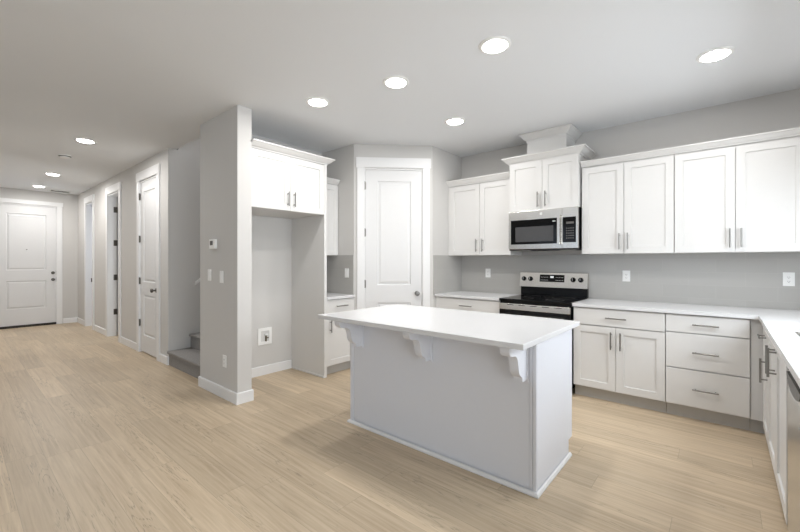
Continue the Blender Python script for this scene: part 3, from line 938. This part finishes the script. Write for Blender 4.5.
# ================================================================== ISLAND
IX0, IX1, IY0, IY1 = -0.445, 1.095, -2.46, -1.80
i = thing('kitchen_island', 'pale grey kitchen island with overhanging white top and three corbels', 'island', ((IX0 + IX1) / 2, (IY0 + IY1) / 2, 0))
ox, oy = (IX0 + IX1) / 2, (IY0 + IY1) / 2
def L_(mb, name, mat, parent=None): return mb.build(name, mat, parent or i, loc=(-ox, -oy, 0)) if parent is None else mb.build(name, mat, parent)
L_(MB().prism([(IY0 + 0.006, 0.001), (IY1 - 0.075, 0.001), (IY1 - 0.075, 0.108), (IY1, 0.108), (IY1, 0.8835), (IY0 + 0.006, 0.8835)], IX0 + 0.006, IX1 - 0.006, 'x'), 'body', M_ISLE)
L_(MB().box(IX0 + 0.03, IY0, 0.001, IX1 - 0.038, IY0 + 0.0055, 0.8835), 'front_panel', M_ISLE)
L_(MB().prism([(IY0 + 0.004, 0.001), (IY1 - 0.075, 0.001), (IY1 - 0.075, 0.108), (IY1, 0.108), (IY1, 0.8835), (IY0 + 0.004, 0.8835)], IX1 - 0.0055, IX1, 'x'), 'end_panel', M_ISLE)
L_(MB().prism([(IY0 + 0.004, 0.001), (IY1 - 0.075, 0.001), (IY1 - 0.075, 0.108), (IY1, 0.108), (IY1, 0.8835), (IY0 + 0.004, 0.8835)], IX0, IX0 + 0.0055, 'x'), 'end_panel', M_ISLE)
L_(MB().box(IX1 - 0.036, IY0 - 0.005, 0.001, IX1 - 0.020, IY0 + 0.004, 0.8835, 0.002).box(IX1 - 0.018, IY0 - 0.009, 0.001, IX1 + 0.003, IY0 + 0.004, 0.8835, 0.004).box(IX1 + 0.0005, IY0 + 0.005, 0.001, IX1 + 0.003, IY0 + 0.02, 0.8835), 'corner_trim', M_ISLE)
L_(MB().box(IX0 - 0.004, IY0 - 0.006, 0.001, IX0 + 0.028, IY0 + 0.004, 0.8835, 0.003), 'corner_trim', M_ISLE)
sh = [(0, 0.001), (0.016, 0.001), (0.016, 0.010), (0.010, 0.020), (0, 0.024)]
L_(MB().sweep(sh, [(IX0 - 0.005, IY1 - 0.08), (IX0 - 0.005, IY0 - 0.0095), (IX1 + 0.0035, IY0 - 0.0095), (IX1 + 0.0035, IY1 - 0.065)]), 'shoe_moulding', M_TRIM)
top = L_(MB().box(-0.478, -2.775, 0.884, 1.150, -1.815, 0.914, 0.003), 'island_top', M_QUARTZ)
top['label'] = 'white quartz island top'
# corbels: profile in (y, z), back against the front panel
def corbel(xc):
    yb = IY0 - 0.0005; zt = 0.8835; w = 0.052
    prof = [(yb, zt), (yb - 0.250, zt), (yb - 0.250, zt - 0.026), (yb - 0.247, zt - 0.040)]
    for o_, d_ in ((0.240, 0.052), (0.229, 0.062), (0.214, 0.068), (0.196, 0.070), (0.178, 0.071), (0.163, 0.075), (0.150, 0.083), (0.140, 0.095),
                   (0.133, 0.112), (0.129, 0.130), (0.126, 0.150), (0.121, 0.167), (0.113, 0.182), (0.101, 0.194), (0.087, 0.202), (0.077, 0.208),
                   (0.073, 0.218), (0.073, 0.236), (0.0, 0.236)):
        prof.append((yb - o_, zt - d_))
    m = MB().prism(prof, xc - w / 2, xc + w / 2, 'x')
    o = L_(m, 'corbel', M_ISLE)
    b = MB().box(xc - 0.034, yb - 0.012, zt - 0.250, xc + 0.034, yb, zt, 0.002)
    p = b.build('back_plate', M_ISLE, o)
for xc in (-0.33, 0.345, 1.018): corbel(xc)

# ================================================================== WALL PLATES
def plate(name, label, cat, loc, rot, kind, group=None, w=0.072, h=0.116):
    t = thing(name, label, cat, loc, rot, group)
    MB().box(-w / 2, -0.006, -h / 2, w / 2, -0.0005, h / 2, 0.002).build('cover_plate', M_PLATE, t)
    if kind == 'switch':
        MB().box(-0.017, -0.0095, -0.034, 0.017, -0.0061, 0.034, 0.001).build('rocker', M_PLATE, t)
    elif kind == 'outlet':
        b = MB().box(-0.018, -0.0085, -0.036, 0.018, -0.0061, 0.036, 0.001).build('socket', M_PLATE, t)
        for z in (-0.018, 0.018):
            MB().box(-0.007, -0.0092, z - 0.005, -0.005, -0.0086, z + 0.005).box(0.005, -0.0092, z - 0.005, 0.007, -0.0086, z + 0.005).box(-0.002, -0.0092, z - 0.012, 0.002, -0.0086, z - 0.008).build('slot', M_SLOT, b)
    return t
plate('outlet', 'white outlet on the grey tile left of the range', 'outlet', (-0.47, -0.009, 1.17), 0, 'outlet')
plate('outlet', 'white outlet on the tile just right of the range', 'outlet', (1.121, -0.009, 1.17), 0, 'outlet')
plate('outlet', 'white outlet on the tile at the far right of the back counter', 'outlet', (2.32, -0.009, 1.172), 0, 'outlet')
plate('light_switch', 'white switch on the tile beside the pantry above the short counter', 'switch', (-1.695, AY - 0.009, 1.178), 0, 'switch')
plate('light_switch', 'left of two white switches below the thermostat', 'switch', (-2.105, WY0, 1.184), 0, 'switch')
plate('light_switch', 'right of two white switches below the thermostat', 'switch', (-1.838, WY0, 1.172), 0, 'switch')
plate('outlet', 'white outlet low on the wing wall near the baseboard', 'outlet', (-1.775, WY0, 0.36), 0, 'outlet')
th = thing('thermostat', 'white thermostat with grey screen on the wing wall', 'thermostat', (-2.0, WY0, 1.497))
MB().box(-0.065, -0.026, -0.048, 0.065, -0.0005, 0.048, 0.005).build('housing', M_PLATE, th)
MB().box(-0.042, -0.0275, -0.012, 0.020, -0.0262, 0.032).build('screen', M_SLOT, th)
wb_ = thing('water_valve_box', 'white recessed water valve box on the alcove wall', 'valve box', (XW, -2.222, 0.45), PI / 2)
m = MB(); w_, h_ = 0.086, 0.096
m.box(-w_, -0.012, -h_, -w_ + 0.034, -0.0005, h_).box(w_ - 0.034, -0.012, -h_, w_, -0.0005, h_).box(-w_ + 0.034, -0.012, -h_, w_ - 0.034, -0.0005, -h_ + 0.034).box(-w_ + 0.034, -0.012, h_ - 0.034, w_ - 0.034, -0.0005, h_)
m.build('frame', M_PLATE, wb_)
MB().box(-w_ + 0.034, -0.003, -h_ + 0.034, w_ - 0.034, -0.0006, h_ - 0.034).build('box_back', M_VENT, wb_)
MB().tube([(0.012, -0.012, -0.060), (0.012, -0.014, 0.005)], 0.010, 12).tube([(0.012, -0.012, -0.02), (0.042, -0.014, -0.02)], 0.007, 10).build('valve', M_BRASS, wb_)
MB().tube([(-0.005, -0.018, 0.018), (0.030, -0.018, 0.018)], 0.009, 10).build('valve_handle', M_PLATE, wb_)

# ================================================================== CEILING FIXTURES
cans = [(-0.907, -2.445, 'recessed light, leftmost over the kitchen, above the wing wall side'),
        (-0.115, -2.274, 'recessed light over the left half of the island, middle of three in the kitchen row'),
        (0.734, -2.243, 'recessed light over the right half of the island, largest in view'),
        (-0.212, -1.234, 'recessed light closest to the back wall, in front of the left wall cabinets'),
        (1.854, -1.139, 'recessed light at the far right above the L-shaped counter'),
        (-3.926, -3.553, 'nearest of the three hall recessed lights'),
        (-6.569, -3.50, 'middle of the three hall recessed lights'),
        (-8.122, -3.499, 'farthest of the three hall recessed lights, by the front door')]
first = None
for k, (x, y, lab) in enumerate(cans):
    if first is None:
        first = thing('recessed_light', lab, 'ceiling light', (x, y, H), 0, 'recessed ceiling lights')
        MB().lathe([(0.106, 0), (0.104, 0.006), (0.092, 0.012), (0.082, 0.010), (0.080, 0.002), (0.0, 0.002)], (0, 0, 0), (0, 0, -1), 40).build('trim_ring', M_PLATE, first, smooth=True)
        MB().lathe([(0.0795, 0.0035), (0.0795, 0.012), (0.06, 0.019), (0.03, 0.0215), (0, 0.022)], (0, 0, 0), (0, 0, -1), 40).build('diffuser', M_LAMP, first, smooth=True)
        t = first
    else:
        t = copy_tree(first); t.location = (x, y, H); t['label'] = lab
    area_light('recessed_lamp_light', (x, y, H - 0.026), (0, 0, 0), 0.15, 0.15, CAN_W * (1.2 if k == 7 else 1.7 if k > 4 else 1.0), CAN_COL, 'DISK')
sdt = thing('smoke_detector', 'small round smoke detector between the hall ceiling lights', 'smoke detector', (-4.965, -3.586, H))
MB().lathe([(0.068, 0), (0.068, 0.012), (0.058, 0.016), (0.058, 0.022), (0.052, 0.034), (0, 0.038)], (0, 0, 0), (0, 0, -1), 32).build('housing', M_PLATE, sdt, smooth=True)
MB().lathe([(0.0685, 0.011), (0.060, 0.0165), (0.0590, 0.0215), (0.0645, 0.0165), (0.0685, 0.011)], (0, 0, 0), (0, 0, -1), 32).build('sensor_slot', M_SLOT, sdt)
v = thing('ceiling_vent', 'white slotted air vent in the hall ceiling near the front door', 'vent', (-8.55, -3.13, H))
m = MB().box(-0.08, -0.16, -0.006, 0.08, -0.14, 0.0).box(-0.08, 0.14, -0.006, 0.08, 0.16, 0.0).box(-0.08, -0.14, -0.006, -0.06, 0.14, 0.0).box(0.06, -0.14, -0.006, 0.08, 0.14, 0.0)
m.build('frame', M_VENT, v)
m = MB()
for k in range(6):
    xx = -0.05 + k * 0.02
    m.quad((xx - 0.006, -0.14, -0.002), (xx + 0.006, -0.14, -0.006), (xx + 0.006, 0.14, -0.006), (xx - 0.006, 0.14, -0.002))
m.build('slats', M_SLOT, v)
